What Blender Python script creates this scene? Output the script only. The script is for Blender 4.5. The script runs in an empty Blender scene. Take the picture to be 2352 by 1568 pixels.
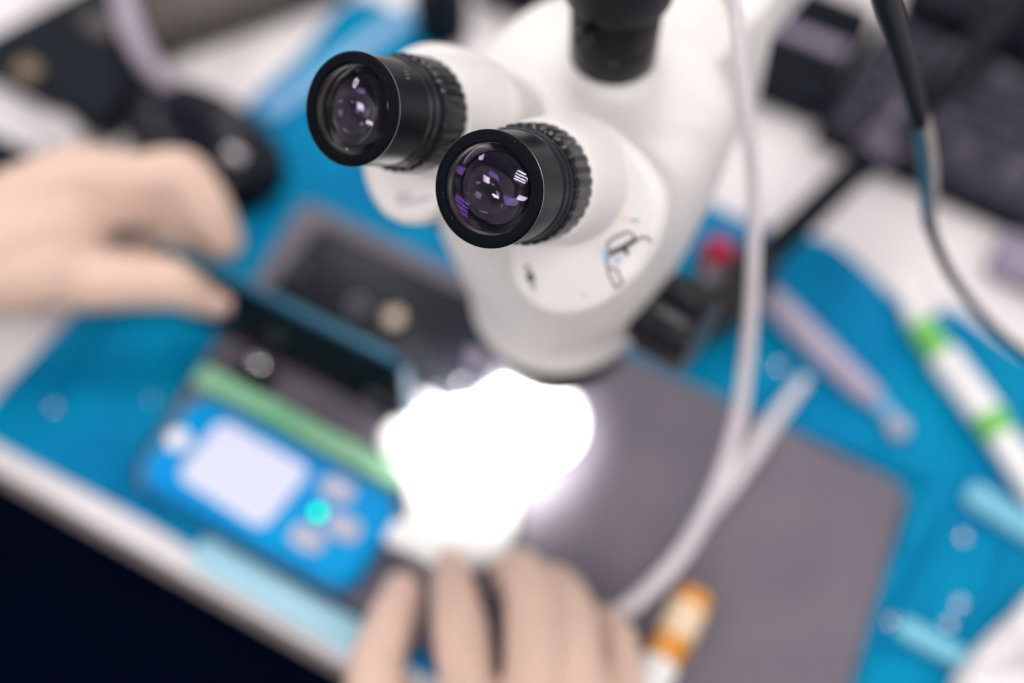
import bpy, math, random
from mathutils import Vector, Matrix
random.seed(7)
sc = bpy.context.scene
COL = sc.collection

# ------------------------------------------------------------------ camera
CAM_H = 0.77                      # metres above the bench top (bench top is z = 0)
TILT = math.radians(31.4)         # away from looking straight down
FPX = 2352 * 50 / 36
cd = bpy.data.cameras.new('camera'); cam = bpy.data.objects.new('camera', cd); COL.objects.link(cam)
cam.location = (0, 0, CAM_H); cam.rotation_euler = (TILT, 0, 0)
cd.lens = 50; cd.sensor_width = 36; cd.clip_start = 0.01; cd.clip_end = 30
cd.dof.use_dof = True; cd.dof.focus_distance = 0.503; cd.dof.aperture_fstop = 2.1
sc.camera = cam

# ------------------------------------------------------------------ world, exposure
w = bpy.data.worlds.new('world'); sc.world = w; w.use_nodes = True
w.node_tree.nodes['Background'].inputs[0].default_value = (0.80, 0.84, 1.0, 1)
w.node_tree.nodes['Background'].inputs[1].default_value = 0.30
vs = sc.view_settings
vs.view_transform = 'Standard'; vs.look = 'None'; vs.gamma = 1; vs.use_curve_mapping = False
vs.exposure = -0.12
TUBE_POWER = 60.0
RING_POWER = 14.0
sc.cycles.use_denoising = True
sc.cycles.max_bounces = 8
sc.cycles.diffuse_bounces = 3
sc.cycles.glossy_bounces = 4
sc.cycles.transmission_bounces = 8
sc.cycles.adaptive_threshold = 0.02
sc.cycles.sample_clamp_indirect = 6

# ------------------------------------------------------------------ planning helpers
CX = Vector((1, 0, 0)); CU = Vector((0, math.cos(TILT), math.sin(TILT))); CF = Vector((0, math.sin(TILT), -math.cos(TILT)))
CAMP = Vector((0, 0, CAM_H))
def ray(px, py): return CF + CX * ((px - 1176) / FPX) + CU * ((784 - py) / FPX)
def at(px, py, z=0.0):
    r = ray(px, py); return CAMP + r * ((z - CAM_H) / r.z)
def onplane(px, py, o, n):
    r = ray(px, py); return CAMP + r * ((o - CAMP).dot(n) / r.dot(n))
U = Vector((0.872, -0.4895, 0)); V = Vector((0.4895, 0.872, 0)); Z = Vector((0, 0, 1))   # bench axes
# microscope axes: E towards the operator, R to the operator's right, origin under the optical axis
SA = Vector((0.0237, 0.4055, 0)); SE = Vector((-0.5902, -0.8073, 0)); SR = Vector((0.8073, -0.5902, 0))
def S(e, r, z): return SA + SE * e + SR * r + Z * z

# ------------------------------------------------------------------ materials
MATS = {}
def mat(name, col, rough=0.5, metal=0.0, noise=None, bump=0.0, bscale=200, sss=0.0, trans=0.0, ior=1.45,
        emit=None, estr=0.0, coat=0.0, spec=0.5, tint=None, speck=None, rnoise=0.0, alpha=1.0):
    m = bpy.data.materials.new(name); m.use_nodes = True
    nt = m.node_tree; b = nt.nodes['Principled BSDF']; I = b.inputs
    I['Base Color'].default_value = (*col, 1); I['Roughness'].default_value = rough; I['Metallic'].default_value = metal
    I['IOR'].default_value = ior; I['Transmission Weight'].default_value = trans
    I['Coat Weight'].default_value = coat; I['Coat Roughness'].default_value = 0.08
    I['Specular IOR Level'].default_value = spec; I['Alpha'].default_value = alpha
    if tint: I['Specular Tint'].default_value = (*tint, 1)
    if sss: I['Subsurface Weight'].default_value = sss; I['Subsurface Radius'].default_value = (0.006, 0.0025, 0.0015); I['Subsurface Scale'].default_value = 1.0
    if emit: I['Emission Color'].default_value = (*emit, 1); I['Emission Strength'].default_value = estr
    tc = nt.nodes.new('ShaderNodeTexCoord')
    def noise_node(scale, detail=3):
        n = nt.nodes.new('ShaderNodeTexNoise'); n.inputs['Scale'].default_value = scale; n.inputs['Detail'].default_value = detail
        nt.links.new(tc.outputs['Object'], n.inputs['Vector']); return n
    last = None
    if noise:                                     # (scale, second colour, lo, hi)
        n = noise_node(noise[0]); r = nt.nodes.new('ShaderNodeValToRGB')
        r.color_ramp.elements[0].position = noise[2]; r.color_ramp.elements[1].position = noise[3]
        r.color_ramp.elements[0].color = (*col, 1); r.color_ramp.elements[1].color = (*noise[1], 1)
        nt.links.new(n.outputs['Fac'], r.inputs['Fac']); last = r.outputs['Color']
    if speck:                                     # (scale, threshold, colour)
        n = noise_node(speck[0], 1); r = nt.nodes.new('ShaderNodeValToRGB')
        r.color_ramp.elements[0].position = speck[1]; r.color_ramp.elements[1].position = speck[1] + 0.03
        nt.links.new(n.outputs['Fac'], r.inputs['Fac'])
        mx = nt.nodes.new('ShaderNodeMixRGB'); mx.inputs[1].default_value = (*col, 1); mx.inputs[2].default_value = (*speck[2], 1)
        if last: nt.links.new(last, mx.inputs[1])
        nt.links.new(r.outputs['Color'], mx.inputs[0]); last = mx.outputs['Color']
    if last: nt.links.new(last, I['Base Color'])
    if rnoise:
        n = noise_node(90); mp = nt.nodes.new('ShaderNodeMapRange')
        mp.inputs['To Min'].default_value = max(0.03, rough - rnoise); mp.inputs['To Max'].default_value = rough + rnoise
        nt.links.new(n.outputs['Fac'], mp.inputs['Value']); nt.links.new(mp.outputs['Result'], I['Roughness'])
    if bump:
        n = noise_node(bscale); bp = nt.nodes.new('ShaderNodeBump'); bp.inputs['Strength'].default_value = bump; bp.inputs['Distance'].default_value = 0.001
        nt.links.new(n.outputs['Fac'], bp.inputs['Height']); nt.links.new(bp.outputs['Normal'], I['Normal'])
    MATS[name] = m; return m

mat('white_paint', (0.765, 0.738, 0.715), 0.42, spec=0.35, bump=0.02, bscale=900)
mat('adapter_black', (0.006, 0.006, 0.008), 0.32, spec=0.14)
mat('black_plastic', (0.003, 0.004, 0.006), 0.45, spec=0.025, bump=0.05, bscale=1500, speck=(900, 0.76, (0.08, 0.08, 0.08)))
mat('black_satin', (0.008, 0.008, 0.011), 0.34, spec=0.17)
mat('knob_black', (0.008, 0.009, 0.013), 0.30, spec=0.28)
mat('cone_metal', (0.22, 0.21, 0.205), 0.28, metal=1.0, bump=0.04, bscale=1200)
mat('bevel_metal', (0.30, 0.29, 0.28), 0.3, metal=0.8)
mat('lens_glass', (1, 1, 1), 0.0, trans=1.0, ior=1.50, spec=0.25, tint=(0.85, 0.75, 1.0))
mat('lens_coated', (0.001, 0.001, 0.004), 0.0, ior=1.45, spec=0.26, tint=(0.42, 0.15, 1.0))
mat('inner_black', (0.002, 0.0025, 0.006), 0.8, spec=0.0)
mat('chrome', (0.72, 0.71, 0.72), 0.18, metal=1.0)
mat('steel', (0.55, 0.54, 0.55), 0.28, metal=1.0)
mat('ink', (0.02, 0.02, 0.025), 0.6)
mat('ink_grey', (0.22, 0.20, 0.20), 0.6)
mat('ink_lilac', (0.33, 0.28, 0.42), 0.6)
mat('ink_blue', (0.40, 0.53, 0.82), 0.6)
mat('ink_orange', (0.85, 0.38, 0.22), 0.6)
mat('ink_tan', (0.55, 0.42, 0.25), 0.6)
mat('desk_white', (0.80, 0.755, 0.76), 0.35, noise=(9, (0.74, 0.69, 0.69), 0.4, 0.7), coat=0.1)
mat('desk_edge', (0.40, 0.345, 0.325), 0.5, noise=(30, (0.34, 0.29, 0.28), 0.4, 0.6))
mat('mat_blue', (0.0, 0.120, 0.275), 0.5, spec=0.06, noise=(11, (0.0, 0.190, 0.335), 0.32, 0.68), bump=0.10, bscale=60)
mat('mat_sheen', (0.17, 0.47, 0.60), 0.30, spec=0.3)  # paler blue stands in for gloss on the ridge tops
mat('plate_grey', (0.108, 0.095, 0.120), 0.5, spec=0.2, noise=(22, (0.128, 0.112, 0.134), 0.4, 0.65), bump=0.04, bscale=400)
mat('plate_side', (0.02, 0.02, 0.034), 0.5, spec=0.15)
mat('device_blue', (0.0, 0.20, 0.50), 0.42, spec=0.10, noise=(12, (0.0, 0.24, 0.54), 0.4, 0.6))
mat('screen_on', (0.45, 0.47, 0.58), 0.3, spec=0.2, emit=(0.70, 0.72, 0.92), estr=0.30)
mat('led_green', (0.0, 0.25, 0.12), 0.3, emit=(0.0, 1.0, 0.30), estr=3.5)
mat('button_grey', (0.42, 0.42, 0.50), 0.5, spec=0.2)
mat('green_strip', (0.17, 0.45, 0.24), 0.4, spec=0.2, noise=(25, (0.25, 0.50, 0.31), 0.4, 0.6))
mat('dark_green', (0.02, 0.10, 0.04), 0.4)
mat('phone_black', (0.002, 0.004, 0.007), 0.25, spec=0.10)
mat('phone_dark', (0.007, 0.008, 0.013), 0.35, spec=0.14)
mat('phone_frame', (0.012, 0.085, 0.14), 0.3, metal=0.3, spec=0.35)
mat('phone_frame_grey', (0.14, 0.14, 0.16), 0.35, metal=0.5)
mat('white_plastic', (0.86, 0.85, 0.84), 0.45)
mat('cable_white', (0.74, 0.69, 0.72), 0.45)
mat('cable_black', (0.003, 0.005, 0.008), 0.38, spec=0.10)
mat('sheath_teal', (0.0, 0.06, 0.11), 0.3, spec=0.2)
mat('sheath_grey', (0.21, 0.19, 0.19), 0.4)
mat('gear_black', (0.004, 0.006, 0.011), 0.55, spec=0.12, bump=0.05, bscale=300)
mat('gear_brown', (0.085, 0.075, 0.068), 0.6, spec=0.1)
mat('mouse_black', (0.004, 0.005, 0.010), 0.22, spec=0.16)
mat('key_dark', (0.045, 0.043, 0.060), 0.5, spec=0.15)
mat('key_sheen', (0.095, 0.088, 0.115), 0.5, spec=0.2)  # paler copy of the key colour, standing in for highlights
mat('board_dark', (0.006, 0.007, 0.014), 0.55, spec=0.10)
mat('cable_lilac', (0.33, 0.28, 0.34), 0.5, spec=0.2)
mat('beige_dull', (0.16, 0.12, 0.07), 0.5)
mat('lilac_grey', (0.22, 0.19, 0.26), 0.4, spec=0.25)
mat('rod_lilac', (0.38, 0.33, 0.42), 0.4, spec=0.2)
mat('rod_clear', (0.20, 0.38, 0.60), 0.3, spec=0.25)
mat('lime', (0.16, 0.47, 0.09), 0.4, spec=0.2)
mat('red_button', (0.32, 0.012, 0.05), 0.4, spec=0.2)
mat('handle_dark', (0.014, 0.013, 0.014), 0.45, spec=0.2)
mat('amber', (0.62, 0.25, 0.02), 0.25, coat=0.4)
mat('amber_glint', (0.80, 0.62, 0.42), 0.35)
mat('tissue', (0.82, 0.78, 0.79), 0.8, bump=0.3, bscale=80)
mat('disc_beige', (0.50, 0.43, 0.32), 0.35, metal=0.6)
mat('skin', (0.645, 0.475, 0.39), 0.5, spec=0.25, noise=(28, (0.675, 0.49, 0.405), 0.35, 0.65), sss=0.25, bump=0.05, bscale=500)
mat('nail', (0.76, 0.50, 0.44), 0.25)
mat('sleeve', (0.015, 0.02, 0.045), 0.85, bump=0.2, bscale=300)
mat('edge_sheen', (0.38, 0.64, 0.75), 0.25, spec=0.3)
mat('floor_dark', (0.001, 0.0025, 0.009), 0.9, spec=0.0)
mat('wall_paint', (0.80, 0.80, 0.82), 0.9)
mat('ceiling_paint', (0.84, 0.84, 0.85), 0.9)
mat('troffer', (0.6, 0.6, 0.6), 0.4)
mat('tube_light', (1, 1, 1), 0.5, emit=(1.0, 0.96, 0.95), estr=TUBE_POWER)
mat('ring_led', (1, 1, 1), 0.5, emit=(1.0, 0.98, 0.95), estr=6.0)

for n_ in ('ring_led', 'screen_on', 'led_green'): MATS[n_].cycles.emission_sampling = 'NONE'

# ------------------------------------------------------------------ object helpers
ORG = {}
def tag(o, label=None, cat=None, group=None, kind=None):
    if label: o['label'] = label
    if cat: o['category'] = cat
    if group: o['group'] = group
    if kind: o['kind'] = kind
    return o
def thing(name, loc, label, cat, group=None):
    o = bpy.data.objects.new(name, None); COL.objects.link(o); o.location = loc; o.empty_display_size = 0.01
    ORG[o.name] = Vector(loc); return tag(o, label, cat, group)
def build(name, vf, material, parent=None, smooth=True, loc=None, label=None, cat=None, group=None, kind=None, bevel=0.0):
    """world-space verts/faces -> one mesh object (origin at the parent's or at loc)"""
    vs_, fs_ = vf
    org = ORG[parent.name] if parent is not None else (Vector(loc) if loc is not None else Vector((0, 0, 0)))
    me = bpy.data.meshes.new(name)
    me.from_pydata([tuple(Vector(v) - org) for v in vs_], [], fs_)
    me.validate(); me.update()
    me.materials.append(MATS[material])
    o = bpy.data.objects.new(name, me); COL.objects.link(o)
    import bmesh
    bm = bmesh.new(); bm.from_mesh(me); bmesh.ops.remove_doubles(bm, verts=bm.verts, dist=1e-6); bmesh.ops.recalc_face_normals(bm, faces=bm.faces)
    if bevel:
        ed = [e for e in bm.edges if len(e.link_faces) == 2 and e.calc_face_angle(0) > 0.6]
        bmesh.ops.bevel(bm, geom=ed, offset=bevel, segments=3, affect='EDGES', profile=0.5, clamp_overlap=True)
    bm.to_mesh(me); bm.free()
    if smooth:
        for p in me.polygons: p.use_smooth = True
        me.set_sharp_from_angle(angle=math.radians(38))
    if parent is not None: o.parent = parent
    else: o.location = org
    ORG[o.name] = org
    return tag(o, label, cat, group, kind)
def merge(*parts):
    V_, F_ = [], []
    for v, f in parts:
        n = len(V_); V_ += list(v); F_ += [tuple(i + n for i in q) for q in f]
    return V_, F_
def frame(axis):
    a = Vector(axis).normalized(); h = a.orthogonal().normalized(); return a, h, a.cross(h)
def lathe(o, axis, prof, n=64, h=None, close=False):
    """prof: (distance along axis, radius)"""
    a = Vector(axis).normalized(); h = (Vector(h) if h is not None else a.orthogonal()).normalized(); k = a.cross(h)
    vs_, fs_ = [], []
    for s, r in prof:
        for i in range(n):
            t = 2 * math.pi * i / n; vs_.append(o + a * s + (h * math.cos(t) + k * math.sin(t)) * r)
    for j in range(len(prof) - 1):
        for i in range(n):
            fs_.append((j * n + i, j * n + (i + 1) % n, (j + 1) * n + (i + 1) % n, (j + 1) * n + i))
    if not close:
        if prof[0][1] > 1e-6: fs_.append(tuple(range(n - 1, -1, -1)))
        if prof[-1][1] > 1e-6: fs_.append(tuple((len(prof) - 1) * n + i for i in range(n)))
    else:
        j = len(prof) - 1
        for i in range(n): fs_.append((j * n + i, j * n + (i + 1) % n, (i + 1) % n, i))
    return vs_, fs_
def spline(pts, n=8, closed=False):
    P = [tuple(p) for p in pts]; out = []; m = len(P)
    for i in range(m if closed else m - 1):
        g = lambda q: P[q % m] if closed else P[max(0, min(m - 1, q))]
        p0, p1, p2, p3 = g(i - 1), g(i), g(i + 1), g(i + 2)
        for s in range(n):
            t = s / n
            out.append(tuple(0.5 * (2 * b + (c - a) * t + (2 * a - 5 * b + 4 * c - d) * t * t + (3 * b - a - 3 * c + d) * t ** 3) for a, b, c, d in zip(p0, p1, p2, p3)))
    if not closed: out.append(P[-1])
    return out
def tube(path, n=14):
    """path: list of (point, radius)"""
    pts = [Vector(p) for p, r in path]; rs = [r for p, r in path]
    vs_, fs_ = [], []; h = None
    for i, p in enumerate(pts):
        d = (pts[min(i + 1, len(pts) - 1)] - pts[max(i - 1, 0)]).normalized()
        if h is None: h = d.orthogonal().normalized()
        else: h = (h - d * h.dot(d)).normalized()
        k = d.cross(h)
        for j in range(n):
            t = 2 * math.pi * j / n; vs_.append(p + (h * math.cos(t) + k * math.sin(t)) * rs[i])
    for i in range(len(pts) - 1):
        for j in range(n): fs_.append((i * n + j, i * n + (j + 1) % n, (i + 1) * n + (j + 1) % n, (i + 1) * n + j))
    fs_.append(tuple(range(n - 1, -1, -1))); fs_.append(tuple((len(pts) - 1) * n + j for j in range(n)))
    return vs_, fs_
def cable(pts, n=8, sides=14):
    """pts: (px, py, z, r) run through space"""
    q = [(*at(a, b, z), r) for a, b, z, r in pts]
    return tube([(Vector(s[:3]), s[3]) for s in spline(q, n)], sides)
def prism(outline, up):
    """extrude a closed world-space outline by vector up"""
    n = len(outline); vs_ = [Vector(p) for p in outline] + [Vector(p) + up for p in outline]
    return vs_, [tuple(range(n - 1, -1, -1)), tuple(range(n, 2 * n))] + [(i, (i + 1) % n, n + (i + 1) % n, n + i) for i in range(n)]
def layered(outline_fn, levels):
    """stack of outlines; levels: args to outline_fn"""
    vs_, fs_ = [], []; n = None
    for L in levels:
        o = outline_fn(*L); n = len(o); vs_ += o
    for j in range(len(levels) - 1):
        for i in range(n): fs_.append((j * n + i, j * n + (i + 1) % n, (j + 1) * n + (i + 1) % n, (j + 1) * n + i))
    fs_.append(tuple(range(n - 1, -1, -1))); fs_.append(tuple((len(levels) - 1) * n + i for i in range(n)))
    return vs_, fs_
def rrect(c, a, b, la, lb, rad, n=6):
    """rounded rectangle centred at c, half sizes la, lb along unit a, b"""
    out = []
    for sx, sy, t0 in ((1, 1, 0), (-1, 1, 90), (-1, -1, 180), (1, -1, 270)):
        for i in range(n + 1):
            t = math.radians(t0 + 90 * i / n)
            out.append(c + a * (sx * (la - rad) + rad * math.cos(t)) + b * (sy * (lb - rad) + rad * math.sin(t)))
    return out
def slab(c, a, b, up, la, lb, h, rad=0.004, bev=0.001):
    """rounded slab standing on c (base centre)"""
    f = lambda s, inset: [p + up * s for p in rrect(c, a, b, la - inset, lb - inset, max(rad - inset, 0.0003))]
    return layered(f, [(0, bev), (bev * 0.3, bev * 0.3), (bev, 0), (h - bev, 0), (h - bev * 0.3, bev * 0.3), (h, bev)])
def box(c, a, b, up, la, lb, h):
    return prism([c + a * la + b * lb, c - a * la + b * lb, c - a * la - b * lb, c + a * la - b * lb], up * h)
def stroke(pts, r, n=5): return tube([(Vector(p), r) for p in pts], n)

# ================================================================== the setting
def struct(name, vf, m, parent=None): return build(name, vf, m, parent, smooth=False, kind='structure')
FZ, CZ = -0.75, 1.95
X1, X2, Y1, Y2 = -3.4, 3.4, -3.2, 3.6
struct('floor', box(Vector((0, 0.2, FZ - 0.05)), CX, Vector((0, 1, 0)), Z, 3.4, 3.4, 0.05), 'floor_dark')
ceil = struct('ceiling', box(Vector((0, 0.2, CZ)), CX, Vector((0, 1, 0)), Z, 3.4, 3.4, 0.05), 'ceiling_paint')
YV = Vector((0, 1, 0))
struct('wall_left', box(Vector((X1 - 0.05, 0.2, FZ)), CX, YV, Z, 0.05, 3.4, CZ - FZ), 'wall_paint')
struct('wall_right', box(Vector((X2 + 0.05, 0.2, FZ)), CX, YV, Z, 0.05, 3.4, CZ - FZ), 'wall_paint')
struct('wall_back', box(Vector((0, Y2 + 0.05, FZ)), CX, YV, Z, 3.4, 0.05, CZ - FZ), 'wall_paint')
struct('wall_front', box(Vector((0, Y1 - 0.05, FZ)), CX, YV, Z, 3.4, 0.05, CZ - FZ), 'wall_paint')
names_c = ['row nearest the back wall', 'second row from the back wall', 'third row from the back wall', 'row nearest the front wall']
names_r = ['left', 'middle', 'right']
for j in range(4):
    for i in range(3):
        c = Vector((-2.1 + 2.1 * i, 2.6 - 1.55 * j, CZ - 0.09))
        t = thing('ceiling_light', c, 'square four-tube ceiling light, %s column, %s' % (names_r[i], names_c[j]), 'ceiling light', 'square tube lights in the ceiling')
        fr = lambda s, q: rrect(c + Z * s, U, V, q, q, 0.01, 2)
        build('housing', layered(fr, [(0.085, 0.30), (0.09, 0.30)]), 'troffer', t, smooth=False)
        for sx in (-1, 1):
            build('rim', box(c + U * 0.30 * sx + Z * 0.02, U, V, Z, 0.008, 0.308, 0.068), 'troffer', t, smooth=False)
            build('rim', box(c + V * 0.30 * sx + Z * 0.02, U, V, Z, 0.292, 0.008, 0.068), 'troffer', t, smooth=False)
        for k in range(4):
            p = c + V * (-0.195 + 0.13 * k) + Z * 0.045
            build('tube', tube([(p - U * 0.28, 0.014), (p + U * 0.28, 0.014)], 8), 'tube_light', t)

# ------------------------------------------------------------------ bench
f0, f1 = at(0, 1078), at(800, 1530)
fo = f0 - U * ((f0 - SA).dot(U)); fv = (f0 + f1) / 2; dv = (fv - SA).dot(V)        # front edge: V distance from SA
bench = thing('workbench', SA + V * (dv + 0.55) + Z * -0.75, 'white laminate workbench with a pale brown front edge', 'workbench')
bc = SA + V * (dv + 0.55) + U * 0.1; bc.z = 0
build('bench_top', box(bc - Z * 0.004, U, V, Z, 0.95, 0.55, 0.004), 'desk_white', bench, smooth=False)
build('core_board', box(bc - Z * 0.030, U, V, Z, 0.95, 0.55, 0.026), 'desk_edge', bench, smooth=False)
for sx in (-1, 1):
    for sy in (-1, 1):
        build('leg', box(bc + U * 0.9 * sx + V * 0.50 * sy - Z * 0.75, U, V, Z, 0.025, 0.025, 0.72), 'steel', bench, smooth=False)

# ------------------------------------------------------------------ blue silicone mat
def uv(p): q = p - SA; return q.dot(U), q.dot(V)
def w2(u, v, z=0.0): r_ = SA + U * u + V * v; r_.z = z; return r_
MT = 0.005
mat_px = [(-40, 960), (300, 590), (545, 275), (690, 135), (840, 0), (1100, 180), (1400, 368), (1620, 470), (1760, 535), (1900, 560), (2000, 640), (2110, 745), (2180, 715), (2352, 830), (2700, 1010),
          (2600, 1400), (2350, 1900), (1600, 1980), (1100, 1625), (800, 1462), (560, 1335), (330, 1195), (0, 1022)]
blue = thing('silicone_mat', at(1176, 784, 0), 'large blue silicone repair mat spread over the white bench', 'mat')
mo = [at(a, b, 0) for a, b in spline(mat_px, 4, True)]
build('mat_sheet', prism(mo, Z * MT), 'mat_blue', blue, bevel=0.0015)
def ridge(px0, px1, wdt, h, m='mat_blue'):
    a_, b_ = at(*px0, MT), at(*px1, MT); d = (b_ - a_); L = d.length; d.normalize(); s_ = Z.cross(d)
    build('ridge', slab((a_ + b_) / 2 - Z * 0.0005, d, s_, Z, L / 2, wdt / 2, h, min(wdt * 0.45, 0.006), min(h, wdt) * 0.3), m, blue)
ridge((2215, 1135), (2500, 1310), 0.016, 0.010, 'mat_sheen')
ridge((2055, 1440), (2330, 1590), 0.012, 0.010, 'mat_sheen')
ridge((2118, 1155), (1965, 1520), 0.010, 0.006)
ridge((2200, 1170), (2040, 1500), 0.008, 0.006)
ridge((2335, 1260), (2200, 1560), 0.008, 0.006)
ridge((1838, 905), (1960, 640), 0.010, 0.006)
ridge((1840, 990), (2140, 1105), 0.008, 0.006)
ridge((1740, 650), (1700, 840), 0.010, 0.005)
ridge((40, 1000), (280, 660), 0.010, 0.004)
ridge((250, 1140), (420, 870), 0.010, 0.004)
# ------------------------------------------------------------------ grey base plate
PZ = 0.005; PT = 0.009; PTOP = PZ + PT
lb, rb, lf = at(695, 452, PTOP), at(2092, 1118, PTOP), at(298, 1102, PTOP)
rf = rb + (lf - lb) * 1.02
plate = thing('base_plate', (lb + rf) / 2 - Z * PT, 'dark grey rectangular work plate lying on the blue mat', 'plate')
def rpoly(c, rad, n=5):
    out = []; m = len(c)
    for i in range(m):
        p, a_, b_ = c[i], (c[i - 1] - c[i]).normalized(), (c[(i + 1) % m] - c[i]).normalized()
        for k in range(n + 1):
            t = k / n; q0, q2 = p + a_ * rad, p + b_ * rad
            out.append(q0 * (1 - t) ** 2 + p * 2 * t * (1 - t) + q2 * t * t)
    return out
po = rpoly([lb, lf, rf, rb], 0.012)
build('plate_body', prism([p - Z * PT for p in po], Z * (PT - 0.0012)), 'plate_side', plate)
cen = (lb + rf) / 2
build('plate_top', prism([cen + (p - cen) * 0.994 - Z * 0.0012 for p in po], Z * 0.0012), 'plate_grey', plate)

# ================================================================== stereo microscope
EL = math.radians(43.6)
scope = thing('stereo_microscope', S(-0.74, 0, 0), 'white trinocular stereo microscope with two black eyepieces', 'microscope')
def sect(z, ce, he, hr, ex, n=72):
    out = []
    for i in range(n):
        t = 2 * math.pi * i / n; c_, s_ = math.cos(t), math.sin(t)
        out.append(S(ce + he * math.copysign(abs(c_) ** (2 / ex), c_), hr * math.copysign(abs(s_) ** (2 / ex), s_), z))
    return out
body = build('body', layered(sect, [(0.144, 0, 0.0405, 0.0405, 2), (0.1445, 0, 0.0435, 0.0435, 2), (0.147, 0, 0.0445, 0.0445, 2), (0.158, 0, 0.0452, 0.0452, 2), (0.160, 0, 0.0440, 0.0440, 2),
        (0.162, 0, 0.0440, 0.0440, 2), (0.172, -0.001, 0.0465, 0.048, 2.1), (0.19, -0.003, 0.050, 0.0535, 2.3), (0.215, -0.006, 0.055, 0.058, 2.8), (0.245, -0.010, 0.058, 0.061, 3.4),
        (0.272, -0.015, 0.058, 0.061, 3.6), (0.285, -0.019, 0.055, 0.058, 3.2), (0.293, -0.022, 0.050, 0.052, 2.8), (0.297, -0.024, 0.043, 0.044, 2.4), (0.299, -0.026, 0.03, 0.03, 2)]), 'white_paint', scope)
# underside: objective and LED ring light
build('objective', lathe(S(0, 0, 0), Z, [(0.118, 0.024), (0.118, 0.030), (0.121, 0.0315), (0.138, 0.0330), (0.1445, 0.0395)], 64), 'black_satin', scope)
rl = build('ring_light', lathe(S(0, 0, 0), Z, [(0.114, 0.024), (0.114, 0.037), (0.117, 0.039), (0.128, 0.039), (0.130, 0.037), (0.130, 0.024)], 64, close=True), 'knob_black', scope)
for i in range(24):
    t = 2 * math.pi * i / 24; p = S(0.0305 * math.cos(t), 0.0305 * math.sin(t), 0.1142)
    build('led', lathe(p, -Z, [(-0.001, 0.0022), (0.0, 0.0022), (0.0012, 0.0015), (0.0016, 0.0001)], 10), 'ring_led', rl)
ld = bpy.data.lights.new('ring_lamp', 'SPOT'); ld.energy = RING_POWER; ld.spot_size = math.radians(72); ld.spot_blend = 0.85; ld.shadow_soft_size = 0.03; ld.color = (1, 0.98, 0.97)
lo = bpy.data.objects.new('ring_lamp', ld); COL.objects.link(lo); lo.location = S(0.022, -0.018, 0.112) - ORG[scope.name]; lo.parent = scope
lo.rotation_euler = (0, 0, 0)
# thumb screw below the left front of the housing
ts = at(1112, 822, 0.142)
build('thumb_screw', lathe(ts - SE * 0.0, SE * 0.6 - SR * 0.8, [(-0.012, 0.003), (0.0, 0.003), (0.0, 0.0062), (0.009, 0.0062), (0.010, 0.0052)], 24), 'lilac_grey', scope)

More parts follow.
